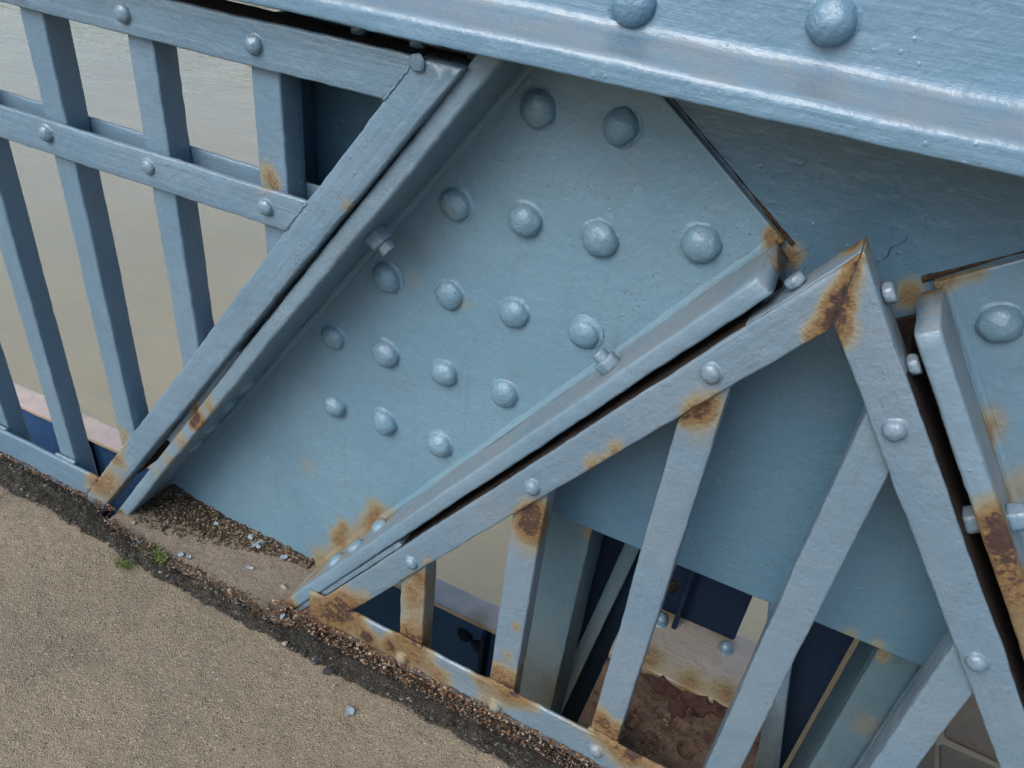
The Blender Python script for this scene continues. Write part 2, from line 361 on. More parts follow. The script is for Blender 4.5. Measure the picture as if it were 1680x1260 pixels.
def rivet_mesh(i, d, h):
    """snap head buried under many coats: a full dome with a soft foot"""
    bm = bmesh.new(); prof = []; R0 = d/2
    for k in range(8):
        a = math.pi/2*(1-k/7.0); prof.append((R0*.97*math.cos(a), h*(math.sin(a)*.93+.07)))
    prof += [(R0*1.0, h*.04), (R0*1.09, h*.015), (R0*1.2, -.0012)]
    n = 22; rows = []
    off = Vector((i*7.3, i*3.1, i))
    for r, z in prof:
        if r < 1e-6: rows.append([bm.verts.new((0, 0, z))]); continue
        row = []
        for j in range(n):
            t = 2*math.pi*j/n; p = Vector((r*math.cos(t), r*math.sin(t), z))
            k = 1+.075*noise.noise(Vector((math.cos(t), math.sin(t), z/h))*1.6+off)
            p = Vector((p.x*k, p.y*k, p.z)) + noise.noise_vector(p*(2.2/R0)+off)*R0*.060
            row.append(bm.verts.new(p))
        rows.append(row)
    for a, b in zip(rows, rows[1:]):
        for j in range(n):
            if len(a) == 1: bm.faces.new((a[0], b[j], b[(j+1) % n]))
            else: bm.faces.new((a[j], b[j], b[(j+1) % n], a[(j+1) % n]))
    return finish(bm, 'rivet')
RIV = {}
def rivet(parent, mat, p, d=.046, h=.017, W=None):
    key = (round(d, 3), mat.name, random.randrange(5))
    if key not in RIV: RIV[key] = rivet_mesh(len(RIV), d, h)
    if W is None: W = Matrix(((1, 0, 0), (0, 0, 1), (0, -1, 0))).transposed().to_4x4(); W = Matrix.Translation(p) @ Matrix(((1, 0, 0, 0), (0, 0, -1, 0), (0, 1, 0, 0), (0, 0, 0, 1)))
    W = W @ Matrix.Rotation(random.random()*6.28, 4, 'Z') @ Matrix.Rotation(random.uniform(-.09, .09), 4, 'X') @ Matrix.Diagonal((random.uniform(.93, 1.07), random.uniform(.93, 1.07), random.uniform(.80, 1.10), 1))
    return link('rivet', RIV[key], mat, W, parent)
def hexnut(name, r, h, bolt_r, bolt_h):
    bm = bmesh.new()
    def ngon(n, r, z0, z1, a0=0, bev=.0015):
        b = bmesh.new(); vs_ = [b.verts.new((r*math.cos(a0+2*math.pi*k/n), r*math.sin(a0+2*math.pi*k/n), z0)) for k in range(n)]
        f = b.faces.new(vs_); e = bmesh.ops.extrude_face_region(b, geom=[f])
        for v in [g for g in e['geom'] if isinstance(g, bmesh.types.BMVert)]: v.co.z = z1
        bmesh.ops.bevel(b, geom=b.edges[:], offset=bev, segments=2, affect='EDGES', profile=.6)
        bmesh.ops.recalc_face_normals(b, faces=b.faces)
        t = bpy.data.meshes.new('t'); b.to_mesh(t); b.free(); bm.from_mesh(t); bpy.data.meshes.remove(t)
    ngon(6, r, 0, h, .3, .0035)
    if bolt_h: ngon(12, bolt_r, h-.001, h+bolt_h, 0, .0018)
    for v in bm.verts: v.co += noise.noise_vector(v.co*130)*.0016
    return finish(bm, name, True)
def axis_frame(p, zdir):
    q = Vector(zdir).normalized().to_track_quat('Z', 'Y').to_matrix().to_4x4(); q.translation = p; return q

# ------------------------------------------------------------------ geometry of the node
TH = math.radians(54)
def PA(al, pe, Y, s=1, mx=0.0):
    """point of a diagonal: distance along it, across it, on plane Y; s=-1 mirrors the diagonal about X = mx"""
    x = al*math.cos(TH)-pe*math.sin(TH); z = al*math.sin(TH)+pe*math.cos(TH)
    if s < 0: x = 2*mx-x
    return Vector((x, Y, z+H))
def across(s=1): return Vector((-math.sin(TH)*s, 0, math.cos(TH)))
def along(s=1): return Vector((math.cos(TH)*s, 0, math.sin(TH)))
MXV, MXB = .0275, .0305

# --- river and far structure
bm = bmesh.new()
for x, y in ((-600, -300), (600, -300), (600, 900), (-600, 900)): bm.verts.new((x, y, 0))
bm.faces.new(bm.verts); o = link('river', finish(bm, 'river', False), M['water'], Matrix.Translation((0, 0, -6.0)))
tag(o, 'muddy brown river water below the bridge', 'water', kind='structure')

def seg_box(name, parent, mat, x0, x1, y0, y1, z0, z1, r=.003, amp=.0006, step=.03):
    """upright or lying bar along X between exact limits"""
    sec = rrect(0, z1-z0, y0-y1, 0, r)
    return bar(name, parent, mat, (x0, y0, z0), (x1, y0, z0), sec, amp=amp, step=step)
def post(name, parent, mat, x0, x1, y0, y1, z0, z1, r=.003, amp=.0007, cuts=(), step=.015):
    sec = rrect(-(x1-x0), 0, y0-y1, 0, r)
    return bar(name, parent, mat, (x0, y0, z0), (x0, y0, z1), sec, amp=amp, cuts=cuts, step=step)

lc = empty('lower_chord_beam', (-.5, 1.12, -.9))
tag(lc, 'low beam beyond the railing with sandy pink top and navy side', 'beam')
seg_box('top_flange', lc, M['chord_top'], -4, -.265, 1.09, 1.157, -.280, -.265, amp=.0012)
seg_box('web', lc, M['navy_web'], -4, -.265, 1.112, 1.125, -.90, -.281, amp=0, step=.5)
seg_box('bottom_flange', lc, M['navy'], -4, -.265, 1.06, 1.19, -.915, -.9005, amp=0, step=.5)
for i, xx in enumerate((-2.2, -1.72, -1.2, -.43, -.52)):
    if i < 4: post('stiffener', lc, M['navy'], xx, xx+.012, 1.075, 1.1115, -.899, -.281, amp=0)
for xx, zz in ((-.485, -.36), (-.445, -.375), (-1.4, -.36), (-1.5, -.36)):
    rivet(lc, M['navy'], Vector((xx, 1.112, zz)), .04, .015)

cg = empty('cross_girder', (.02, 1.0, -.6))
tag(cg, 'corroded cross girder end with bleached flange and rust hollow behind railing bars', 'girder')
seg_box('bleached_flange', cg, M['white_flange'], -.125, .172, .978, 1.148, -.034, -.015, r=.004, amp=.0016, step=.012)['label'] = 'bleached whitish flange with two rivets'
# rusted-out seat plate in front of it, pitted geometry
bm = bmesh.new(); nx, ny = 90, 60; g = {}
for i in range(nx+1):
    for j in range(ny+1):
        x = -.125+.30*i/nx; y = .80+.186*j/ny
        z = -.030+.006*noise.fractal(Vector((x*22, y*22, 2)), 1, 2, 5)-.010*max(0, noise.noise(Vector((x*13, y*13, 7))))
        for hx, hy, hr in ((-.040, .872, .017), (.062, .871, .017), (.062, .955, .013)):
            q = math.hypot(x-hx, y-hy)/hr
            if q < 1: z -= .022*(1-q*q)**.6
            elif q < 1.5: z += .003*(1.5-q)/.5
        if j > ny-5: z -= .006
        g[i, j] = bm.verts.new((x, y, z))
for i in range(nx):
    for j in range(ny): bm.faces.new((g[i, j], g[i+1, j], g[i+1, j+1], g[i, j+1]))
link('rusted_seat_plate', finish(bm, 'rusted_seat_plate'), M['rust'], Matrix(), cg)['label'] = 'pitted dark brown rusted seat plate'
seg_box('seat_back', cg, M['rust'], -.122, .172, .80, .99, -.09, -.058, amp=.001)
post('web', cg, M['navy'], .012, .028, .80, 1.15, -.6, -.095, amp=0)
for k, (fx, fy, fw, fl) in enumerate(((-.012, .962, .030, .016), (.052, .958, .034, .018), (.100, .966, .026, .013), (.024, .930, .016, .022))):   # delaminated scales
    q = []
    for j in range(11):
        t = 6.283*j/11; rr = 1+.32*math.sin(j*2.7+k*1.9); q.append((fw*rr*math.cos(t), fl*rr*math.sin(t)))
    Wf = Matrix.Translation((fx, fy, -.0185)) @ Matrix.Rotation(.16*(-1)**k, 4, 'Y') @ Matrix.Rotation(.10, 4, 'X')
    link('rust_scale', prism('rust_scale', q, .0035, .0008), M['rust_scale'], Wf, cg)
for x in (-.060, .073):
    W = axis_frame(Vector((x, 1.10, -.0155)), (0, 0, 1)); rivet(cg, M['rail'], None, .030, .019, W)

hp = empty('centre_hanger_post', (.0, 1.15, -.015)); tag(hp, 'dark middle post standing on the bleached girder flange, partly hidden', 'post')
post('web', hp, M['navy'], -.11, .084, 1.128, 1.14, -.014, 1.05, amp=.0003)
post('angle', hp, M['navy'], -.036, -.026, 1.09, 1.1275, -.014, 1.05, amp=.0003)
for z in (.06, .20): rivet(hp, M['rust_shade'], Vector((-.065, 1.128, z)), .034, .010)
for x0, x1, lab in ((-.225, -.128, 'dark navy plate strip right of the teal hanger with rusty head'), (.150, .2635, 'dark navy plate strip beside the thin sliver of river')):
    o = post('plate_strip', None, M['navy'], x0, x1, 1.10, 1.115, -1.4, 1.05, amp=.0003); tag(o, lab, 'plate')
for x0, x1, lab in ((-.30, -.1996, 'teal hanger with brown side just right of the rusty-headed baluster'), (.2572, .37, 'blue hanger with a dark stain between two slanting-looking balusters')):
    hg = empty('hanger', ((x0+x1)/2, .95, -1.4)); tag(hg, lab, 'hanger', 'hangers behind the gusset plate')
    inner = x1 if x0 < 0 else x0
    post('front_leg', hg, M['hanger'], x0, x1, .93, .944, -1.4, .9)
    a, b = (x1-.013, x1-.0005) if x0 < 0 else (x0+.0005, x0+.013)
    post('side_leg', hg, M['hanger'], a, b, .9445, 1.045, -1.4, .9)
    if x0 > 0: post('stiffener', hg, M['hanger'], x0+.055, x1-.002, .918, .9295, -1.4, .9)
for s, lab in ((1, 'thin grey brace leaning left behind the tallest straight baluster'), (-1, 'grey-blue brace foot showing beside the wide leaning baluster')):
    p1 = at(1042, 890, 1.05); p0 = at(905, 1185, 1.05)
    if s < 0:
        p1, p0 = at(1297, 1103, 1.05), at(1277, 1257, 1.05)
        sec = rrect(0, .05, -.03, 0, .003)
    else: sec = rrect(-.012, .016, -.04, 0, .003)
    d_ = (p1-p0).normalized()
    br = bar('brace', None, M['hanger'] if s > 0 else M['rail'], p0-d_*.6, p1+d_*.25, sec, amp=.0005)
    tag(br, lab, 'brace', 'thin braces behind the railing')

# --- gusset plate behind both diagonals
gs = empty('gusset_plate', (.03, .88, .373)); tag(gs, 'big flat dark blue gusset plate behind the two meeting diagonals', 'gusset')
poly = [(-.70, .373+.12), (-.55, .373), (.62, .373), (.78, .5), (.78, 1.30), (-.70, 1.30)]
poly = [(-.698, .70), (-.285, .373), (.62, .373), (.78, .5), (.78, 1.30), (-.698, 1.30)]
W = Matrix(((1, 0, 0, 0), (0, 0, -1, .870), (0, 1, 0, 0), (0, 0, 0, 1)))
link('plate', prism('plate', poly, .014), M['gusset'], W, gs)
for s, mx in ((1, 0), (-1, MXB)):            # dark strip painting in the shade of the slot between diagonal and railing
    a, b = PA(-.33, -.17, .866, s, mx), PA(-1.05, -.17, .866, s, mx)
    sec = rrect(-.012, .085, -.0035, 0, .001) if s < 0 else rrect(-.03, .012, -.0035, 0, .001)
    bar('slot_shade_strip', gs, M['rust_shade'], b, a, sec, amp=0)['label'] = 'near-black strip painted for the shade of the slot'
post('edge_angle', gs, M['gusset'], -.697, -.684, .79, .8695, .72, 1.03, amp=.0006)

def crack(pts, Y, parent, w=.0009):
    bm = bmesh.new(); rows = []
    for i, (px, py) in enumerate(pts):
        p = at(px, py, Y); k = w*(.4+.6*math.sin(math.pi*(i+.5)/len(pts)))
        rows.append([bm.verts.new(p+Vector((-k, .001, 0))), bm.verts.new(p+Vector((0, -.0004, k*.7))), bm.verts.new(p+Vector((k, .001, 0)))])
    for a, b in zip(rows, rows[1:]):
        for j in range(2): bm.faces.new((a[j], a[j+1], b[j+1], b[j]))
    link('paint_crack', finish(bm, 'paint_crack', False), M['rust_shade'], Matrix(), parent)['label'] = 'dark crack in the paint'
crack([(1428, 440), (1437, 432), (1447, 427), (1456, 421), (1459, 412), (1463, 406), (1474, 402), (1483, 397), (1490, 388)], .8697, gs)
crack([(1300, 420), (1312, 414), (1324, 409), (1334, 404)], .8697, gs, .0006)

# --- diagonals
def diagonal(s, mx, mats, label, rivets):
    o = empty('truss_diagonal', PA(-1.95, 0, .857, s, mx)); tag(o, label, 'truss member', 'riveted truss diagonals')
    mt = mats
    def P(al, pe, Y): return PA(al, pe, Y, s, mx)
    L0, L1 = -2.3, -.296
    W = frame(P(L0, 0, .857), P(L1, 0, .857))
    n = 1 if s > 0 else -1
    poly = [(0, -.165*n), (L1-L0, -.165*n), (L1-L0, .19*n), (0, .19*n)]
    # the plate runs on above under the chord on its upper half
    poly = [(0, -.158*n), (L1-L0, -.158*n), (L1-L0, .30*n), (L1-L0-.05, .30*n), (L1-L0-.20, .186*n), (0, .186*n)]
    if n < 0: poly = poly[::-1]
    pl = link('plate', prism('plate', poly, .0125), mt, W, o)
    def leg(name, pe0, pe1, Y0, Y1, a0, a1, amp=.0010, r=.005):
        lo, hi = (pe0, pe1) if n > 0 else (-pe1, -pe0)
        sec = rrect(lo, hi, -(Y1-Y0), 0, r)
        return bar(name, o, M['flange_a' if s > 0 else 'flange_b'], P(a0, 0, Y0), P(a1, 0, Y0), sec, amp=amp)
    leg('upper_flange', .178, .203, .750, .8565, L0, -.345, r=.0050)
    leg('lower_flange', -.175, -.151, .750, .8565, L0, -.302, r=.0045)
    leg('splice_plate', .2035, .217, .757, .835, -1.33, -1.005, r=.004)
    leg('splice_plate', -.190, -.1755, .755, .835, -1.50, -1.035, r=.004)
    # fillet of the rolled angle / paint build-up in the inner corners
    for pe, q in ((.178, -1), (-.151, 1)):
        a = pe; sec = [(a*n, .0), (a*n+q*n*.011, .0), (a*n+q*n*.0060, .0009), (a*n+q*n*.0028, .0028), (a*n+q*n*.0009, .0060), (a*n, .011)]
        sec = [(y, z-.0005) for y, z in sec]
        bar('fillet', o, mt, P(L0, 0, .857), P(L1-.005 if pe < 0 else -.36, 0, .857), sec, amp=.0004, endr=.0005)
    for al, pe in rivets:
        rivet(o, M['truss_a_riv' if s > 0 else 'truss_b_riv'], P(al, pe, .857))
    # rust seam along the square-cut head of the plate
    e0, e1 = P(-.2935, -.168, .8675), P(-.2935, .12, .8675)
    ob = bar('rust_seam', o, M['seam'], e0, e1, [(-.004, -.006), (.004, -.006), (.0055, -.001), (.002, .004), (-.003, .0025)], amp=.0012, step=.004, endr=.0005, freq=160)
    Ls = (e1-e0).length
    for v in ob.data.vertices:
        t = v.co.x/Ls; k = .18+.55*max(0, 1-t*2.6)**1.5+.26*noise.noise(Vector((t*17, 3.1, n)))
        v.co.y *= max(.12, k); v.co.z = -.004+(v.co.z+.004)*max(.3, k)
    ob['label'] = 'rusty seam at the head of the plate'
    return o
def inv(px, py, Y, s=1, mx=0):
    p = at(px, py, Y); x = p.x if s > 0 else 2*mx-p.x; z = p.z-H
    return x*math.cos(TH)+z*math.sin(TH), -x*math.sin(TH)+z*math.cos(TH)
rv = []
for x, zs in ((-.353, (-.254, -.392, -.527, -.661)), (-.252, (-.252, -.388, -.522)), (-.453, (-.398, -.532, -.664, -.802)), (-.556, (-.537, -.668, -.801)), (-.654, (-.674, -.808)), (-.133, (-.359,))):
    for z in zs: rv.append((x*math.cos(TH)+z*math.sin(TH), -x*math.sin(TH)+z*math.cos(TH)))
A = diagonal(1, 0, M['truss_a'], 'wide riveted diagonal running down to the footway, studded with seventeen domed rivets', rv)
for px, py in ((405, 632), (377, 665), (348, 700), (322, 730)):       # the flatter heads along the lower left flange, thick with paint
    Yr = min((.75+.001*k for k in range(107)), key=lambda Y: abs(inv(px, py, Y)[1]-.178)); al, pe = inv(px, py, Yr); rivet(A, M['truss_a_riv'], None, .036, .008, axis_frame(PA(al, .1778, Yr), -across()))
for px, py in ((622, 862), (582, 895), (551, 918)):
    Yr = min((.75+.001*k for k in range(107)), key=lambda Y: abs(inv(px, py, Y)[1]+.148)); al, pe = inv(px, py, Yr); rivet(A, M['truss_a_riv'], None, .034, .012, axis_frame(PA(al, -.1512, Yr), across()))
Bm = diagonal(-1, MXB, M['truss_b'], 'right-hand riveted diagonal at the photo edge with a badly rusted split flange', [inv(1640, 530, .857, -1, MXB), (-.50, -.098), (-.64, -.098), (-.367, .03), (-.50, .03)])
nutA = hexnut('nut_a', .0165, .017, .0098, .010)
nutB = hexnut('nut_b', .0115, .0115, .0085, 0)
def nut(parent, me, p, d, mat):
    return link('bolt', me, mat, axis_frame(p, d), parent)
pA = at(612, 380, .80); al, pe = inv(612, 380, .80)
nut(A, hexnut('nut_c', .0185, .020, .0115, .014), PA(al, .1782, .80), -across(), M['chip'])
al, pe = inv(1003, 603, .795); nut(A, nutA, PA(al, -.1515, .795), across(), M['rail'])
al, pe = inv(1650, 850, .795, -1, MXB); nut(Bm, nutA, PA(al, -.1515, .795, -1, MXB), across(-1), M['rail'])
# --- top chord
ch = empty('top_chord', (0, .85, 1.06)); tag(ch, 'heavy blue chord across the top with dusty ledge and two big rivets', 'truss chord')
sec = [(.50, 0.)] + [(.50-.03*k, 0.) for k in range(1, 15)]
zt = 1.085-1.06
for k in range(6):
    a = math.radians(90*k/5); sec.append((zt+.014-.014*math.sin(a)+.002, .014-.014*math.cos(a)))
for k in range(1, 8): sec.append((zt+.002-.003*k/8, .014+(.101-.008-.014)*k/8))
for k in range(6):
    a = math.radians(90-90*k/5); sec.append((zt-.009+.008*math.sin(a), .101-.008+.008*math.cos(a)))
for k in range(1, 4): sec.append((zt-.009-.0125*k/4, .101))
for k in range(4):
    a = math.radians(-90*k/3); sec.append((.003+.003*math.sin(a), .098+.003*math.cos(a)))
sec += [(0, .07), (0, .03), (0, -.012), (.02, -.014), (.50, -.014)]
bar('angle', ch, M['chord'], (-3.2, .81, 1.06), (2.4, .81, 1.06), sec, amp=.0009, step=.014, freq=55, endr=.001)
rivet(ch, M['chord_riv'], Vector((-.2475, .81, 1.114)), .047, .020)
rivet(ch, M['chord_riv'], Vector((-.064, .81, 1.1295)), .047, .020)
seg_box('back_web', ch, M['gusset'], -3.2, 2.4, .945, .96, 1.06, 1.55, amp=0, step=.5)
seg_box('cover_plate', ch, M['chord'], -3.2, 2.4, .70, 1.02, 1.562, 1.58, amp=0, step=.5)
seg_box('back_ledge', ch, M['gusset'], -3.2, 2.4, .9605, 1.05, 1.06, 1.075, amp=0, step=.5)

# --- left railing
lr = empty('railing', (-1.2, .76, .03)); tag(lr, 'left railing of square bars and flat rails in front of open water', 'railing', 'painted steel railings')
mr = M['rail']; FT = rrect(0, .0495, -.008, 0, .0028)
cutFL = [(PA(-.6, .2045, .75), -across())]
seg = lambda nm, z0, z1, Y, x0, x1, cuts=(), amp=.0009, t=.008: bar(nm, lr, mr, (x0, Y, z0), (x1, Y, z0), rrect(0, z1-z0, -t, 0, .0028), amp=amp, cuts=cuts)
DLp0, DLp1 = Vector((-1.185, F_-.004, -.012)), Vector((-.36, F_-.004, 1.0774))
dld = (DLp1-DLp0).normalized(); dln = Vector((-dld.z, 0, dld.x))
dlr = bar('diagonal_rail', lr, mr, DLp0, DLp1, rrect(0, .045, -.042, 0, .004), amp=.0011, cuts=[(Vector((0, 0, 1.0365)), Vector((0, 0, 1)))])
bar('back_leg', dlr, M['rust_shade'], DLp0+dld*.16, DLp0+dld*1.28, rrect(.002, .012, -.11, -.0425, .002), amp=.0006)['label'] = 'added near-black backing for the slot shade'  # added backing; its near-black colour gives the slot its shade
cutDL = [(DLp0+dln*.03, -dln)]
tr = seg('top_rail', .985, 1.0375, F_-.0034, -2.1, -.36, cuts=[(DLp0+dln*.0425, -dln)])
cp_ = bar('cap_strip', lr, M['rust_shade'], (-2.1, .7485, 1.0285), (-.42, .7485, 1.0285), rrect(0, .0075, -.052, 0, .002), amp=.0008)
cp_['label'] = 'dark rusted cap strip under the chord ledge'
mrl = seg('mid_rail', .787, .838, F_-.0034, -2.1, -.5, cuts=[(DLp0+dln*.0425, -dln)])
seg('mid_rail', .789, .836, .7905, -2.1, -.55, cuts=cutDL, t=.007)
brl = seg('bottom_rail', .030, .111, F_-.0034, -2.1, -1.05, cuts=[(DLp0+dln*.0425, -dln)])
for x in (-1.661, -1.461, -1.266, -1.070, -.8775, -.681):
    post('baluster', lr, mr, x, x+.043, B_+.0005, .790, .02, 1.03, r=.0032, amp=.0010, cuts=cutDL)
for x, z in ((-1.047, 1.010), (-.862, 1.0095), (-.661, 1.0105)): rivet(tr, mr, Vector((x, F_-.0036, z)), .025, .010)
for x, z in ((-1.25, .818), (-1.056, .818), (-.862, .8175), (-.663, .814)): rivet(mrl, mr, Vector((x, F_-.0036, z)), .024, .010)
nutS = hexnut('nut_s', .0105, .006, .005, .0)
link('bolt', nutS, mr, axis_frame(at(687, 102, F_-.0036), (0, -1, 0)), tr)
for px, py in ((590, 58), (686, 80)):
    p = at(px, py, .785); p.z = 1.0355
    link('bolt', nutB, mr, axis_frame(p, (0, 0, 1)), cp_)

def weld(parent, mat, a, b, r=.0042):
    sec = [(r*math.cos(t*1.0472)*1.1, r*math.sin(t*1.0472)*.8) for t in range(6)]
    return bar('weld_bead', parent, mat, a, b, sec, amp=.0022, step=.004, endr=.001, freq=190)
for bal in [o for o in lr.children if o.name.startswith('baluster')]:
    x = WORLD[bal.name].translation.x
    if x < -1.1: weld(bal, mr, (x-.004, .7465, .1115), (x+.047, .7465, .1115), .0050)
weld(tr, mr, DLp0+dln*.0455+dld*1.217, DLp0+dln*.0455+dld*1.275, .0020)
weld(mrl, mr, DLp0+dln*.0455+dld*.968, DLp0+dln*.0455+dld*1.030, .0020)

# --- right railing: an inverted V filled with balusters
vr = empty('railing', (.0275, .76, .0)); tag(vr, 'right railing panel shaped like an inverted V with rust at its peak', 'railing', 'painted steel railings')
mv = M['vee']
def vleg(s):
    n = 1 if s > 0 else -1
    p0, p1 = PA(-1.47, 0, F_, s, MXV), PA(-.16, 0, F_, s, MXV)
    if n > 0: fl = rrect(-.2315, -.1855, -.008, 0, .003); bk = rrect(-.1935, -.1855, -.048, -.0085, .002)
    else: fl = rrect(.1855, .2315, -.008, 0, .003); bk = rrect(.1855, .1935, -.048, -.0085, .002)
    cut = [(Vector((MXV-.0005*n, 0, 0)), Vector((n, 0, 0))), (Vector((0, 0, -.02)), Vector((0, 0, -1)))]
    f = bar('diagonal_rail', vr, mv, p0, p1, fl, amp=.0011, cuts=cut)
    mid_ = PA(-.345, 0, F_, s, MXV)
    b = bar('back_leg', f, mv, mid_, p1, bk, amp=.0008, cuts=cut)
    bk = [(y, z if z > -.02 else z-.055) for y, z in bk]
    bar('back_leg', f, M['rust_shade'], p0, mid_, bk, amp=.0008, cuts=cut)['label'] = 'added near-black backing for the slot shade'  # lower leg is coloured near-black to paint the slot shade
    return f
vl, vrr = vleg(1), vleg(-1)
for x, side in ((-.453, 1), (-.275, 1), (-.092, 1), (.087, -1), (.271, -1)):
    co = PA(-.8, -.200, 0, side, MXV)
    post('baluster', vr, mv, x, x+.0455, B_+.0005, .789, -.03, .95, r=.003, amp=.0010, cuts=[(co, across(side))])
for bal in [o for o in vr.children if o.name.startswith('baluster')]:
    x = WORLD[bal.name].translation.x
    weld(bal, mv, (x-.003, .7470, .0805), (x+.049, .7470, .0805), .0045)
rb = bar('bottom_rail', vr, mv, (-.64, F_+.001, -.03), (.75, F_+.001, -.03), rrect(0, .110, -.0075, 0, .0035), amp=.0014)
for x, z in ((-.071, .785), (-.250, .531), (-.429, .281)): rivet(vl, mv, Vector((x, F_-.0001, z)), .0245, .010)
for x, z in ((.117, .790), (.296, .540)): rivet(vrr, mv, Vector((x, F_-.0001, z)), .0245, .010)
for x, z in ((-.440, .028), (-.255, .027), (-.073, .041)): rivet(rb, mv, Vector((x, F_+.0009, z)), .0245, .010)
for px, py, s in ((1300, 455, 1), (1462, 480, -1), (1492, 600, -1)):
    al, pe = inv(px, py, .768, s, MXV)
    link('bolt', nutB, mv, axis_frame(PA(al, -.185, .768, s, MXV), across(s)), vl if s > 0 else vrr)
al, pe = inv(1590, 848, .79, -1, MXV); link('bolt', nutA, mv, axis_frame(PA(al, -.185, .785, -1, MXV), across(-1)), vrr)

# ------------------------------------------------------------------ footway
def sm(a, b, x):
    t = min(1, max(0, (x-a)/(b-a))); return t*t*(3-2*t)
def fz(x): return .030*sm(-.92, -1.18, x) if x > -1.18 else .030
def fz(x): return .030*(1-sm(-1.18, -.92, x))
def fn(x, y, f, o=0): return noise.fractal(Vector((x*f, y*f, o)), 1.0, 2.0, 5)
def edge_front(x): return .692+.010*fn(x, 0, 14, 3)+.004*fn(x, 0, 60, 5)
def grid(name, x0, x1, nx, ylo, yhi, ny, zf, mat, parent=None):
    bm = bmesh.new(); g = {}
    for i in range(nx+1):
        x = x0+(x1-x0)*i/nx; a, b = ylo(x), yhi(x)
        for j in range(ny+1):
            y = a+(b-a)*j/ny; g[i, j] = bm.verts.new((x, y, zf(x, y, j/ny)))
    for i in range(nx):
        for j in range(ny): bm.faces.new((g[i, j], g[i+1, j], g[i+1, j+1], g[i, j+1]))
    return link(name, finish(bm, name), mat, Matrix(), parent)
fw = grid('footway', -1.9, .9, 420, lambda x: .05, edge_front, 110,
          lambda x, y, v: fz(x)+.0035*fn(x, y, 9)+.0016*fn(x, y, 60, 2)-.010*sm(.975, 1, v), M['sand'])
tag(fw, 'sandy brown asphalt footway', 'footway', kind='structure')
bm = bmesh.new()
bmesh.ops.create_cube(bm, size=1)
for v in bm.verts: v.co = Vector((v.co.x*16, -2.02+v.co.y*5.4, -.115+v.co.z*.2))
dk = link('deck', finish(bm, 'deck', False), M['sand'], Matrix()); tag(dk, 'bridge deck slab under the footway', 'deck', kind='structure')
# crumbling bitumen joint between footway and steel
def jback(x):
    return .742 if x < -1.14 or x > -.66 else .716+.006*fn(x, 0, 20, 8)
bt = grid('bitumen_joint', -1.9, .9, 500, lambda x: edge_front(x)-.022-.008*fn(x, 0, 24, 11), jback, 24,
          lambda x, y, v: fz(x)+.002+.0065*fn(x, y, 26, 4)+.0045*fn(x, y, 80, 6)+.007*math.sin(math.pi*min(1, v*1.1))-.016*sm(.16, 0, v)-.002, M['bitumen'])
tag(bt, 'crumbling black bitumen joint along the footway edge', 'bitumen joint', kind='structure')
# mortar bed inside the foot of the diagonal, with leaf dirt banked against the plate
def xl(y): return -1.105+(y-.75)*.45
def slab_pt():
    bm = bmesh.new(); g = {}; nx, ny = 120, 50
    for i in range(nx+1):
        for j in range(ny+1):
            v = j/ny; y = .704+.160*v+.004*fn(i*.05, 0, 3, 9)*(1-v)
            x0, x1 = -1.122, -.694
            x = x0+(x1-x0)*i/nx
            g[i, j] = bm.verts.new((x, y, fz(x)*.9+.0035+.0022*fn(x, y, 16, 21)-.012*sm(.08, 0, v)+.0008*fn(x, y, 90, 2)))
    for i in range(nx):
        for j in range(ny): bm.faces.new((g[i, j], g[i+1, j], g[i+1, j+1], g[i, j+1]))
    return finish(bm, 'mortar_bed')
sb = link('mortar_bed', slab_pt(), M['slab'], Matrix()); tag(sb, 'small mortar bed inside the foot of the riveted diagonal', 'mortar', kind='structure')
def dirt_bank():
    bm = bmesh.new(); g = {}; nx, ny = 130, 26
    for i in range(nx+1):
        u = i/nx; x = -1.13+(.41)*u
        wd = (.085*(1-sm(.15, .95, u))+.020)*(1+.35*fn(x, 0, 22, 4))
        for j in range(ny+1):
            v = j/ny; y = .859-wd*(1-v)
            z = fz(x)*.9+.003+.016*v*v*(1-.6*u)+.005*fn(x, y, 60, 12)+.004*fn(x, y, 130, 2)-.010*sm(.18, 0, v)
            g[i, j] = bm.verts.new((x, y, z))
    for i in range(nx):
        for j in range(ny): bm.faces.new((g[i, j], g[i+1, j], g[i+1, j+1], g[i, j+1]))
    return finish(bm, 'leaf_dirt')
ld = link('leaf_dirt', dirt_bank(), M['dirt'], Matrix()); tag(ld, 'dark leaf dirt banked against the foot of the riveted plate', 'dirt', kind='stuff')

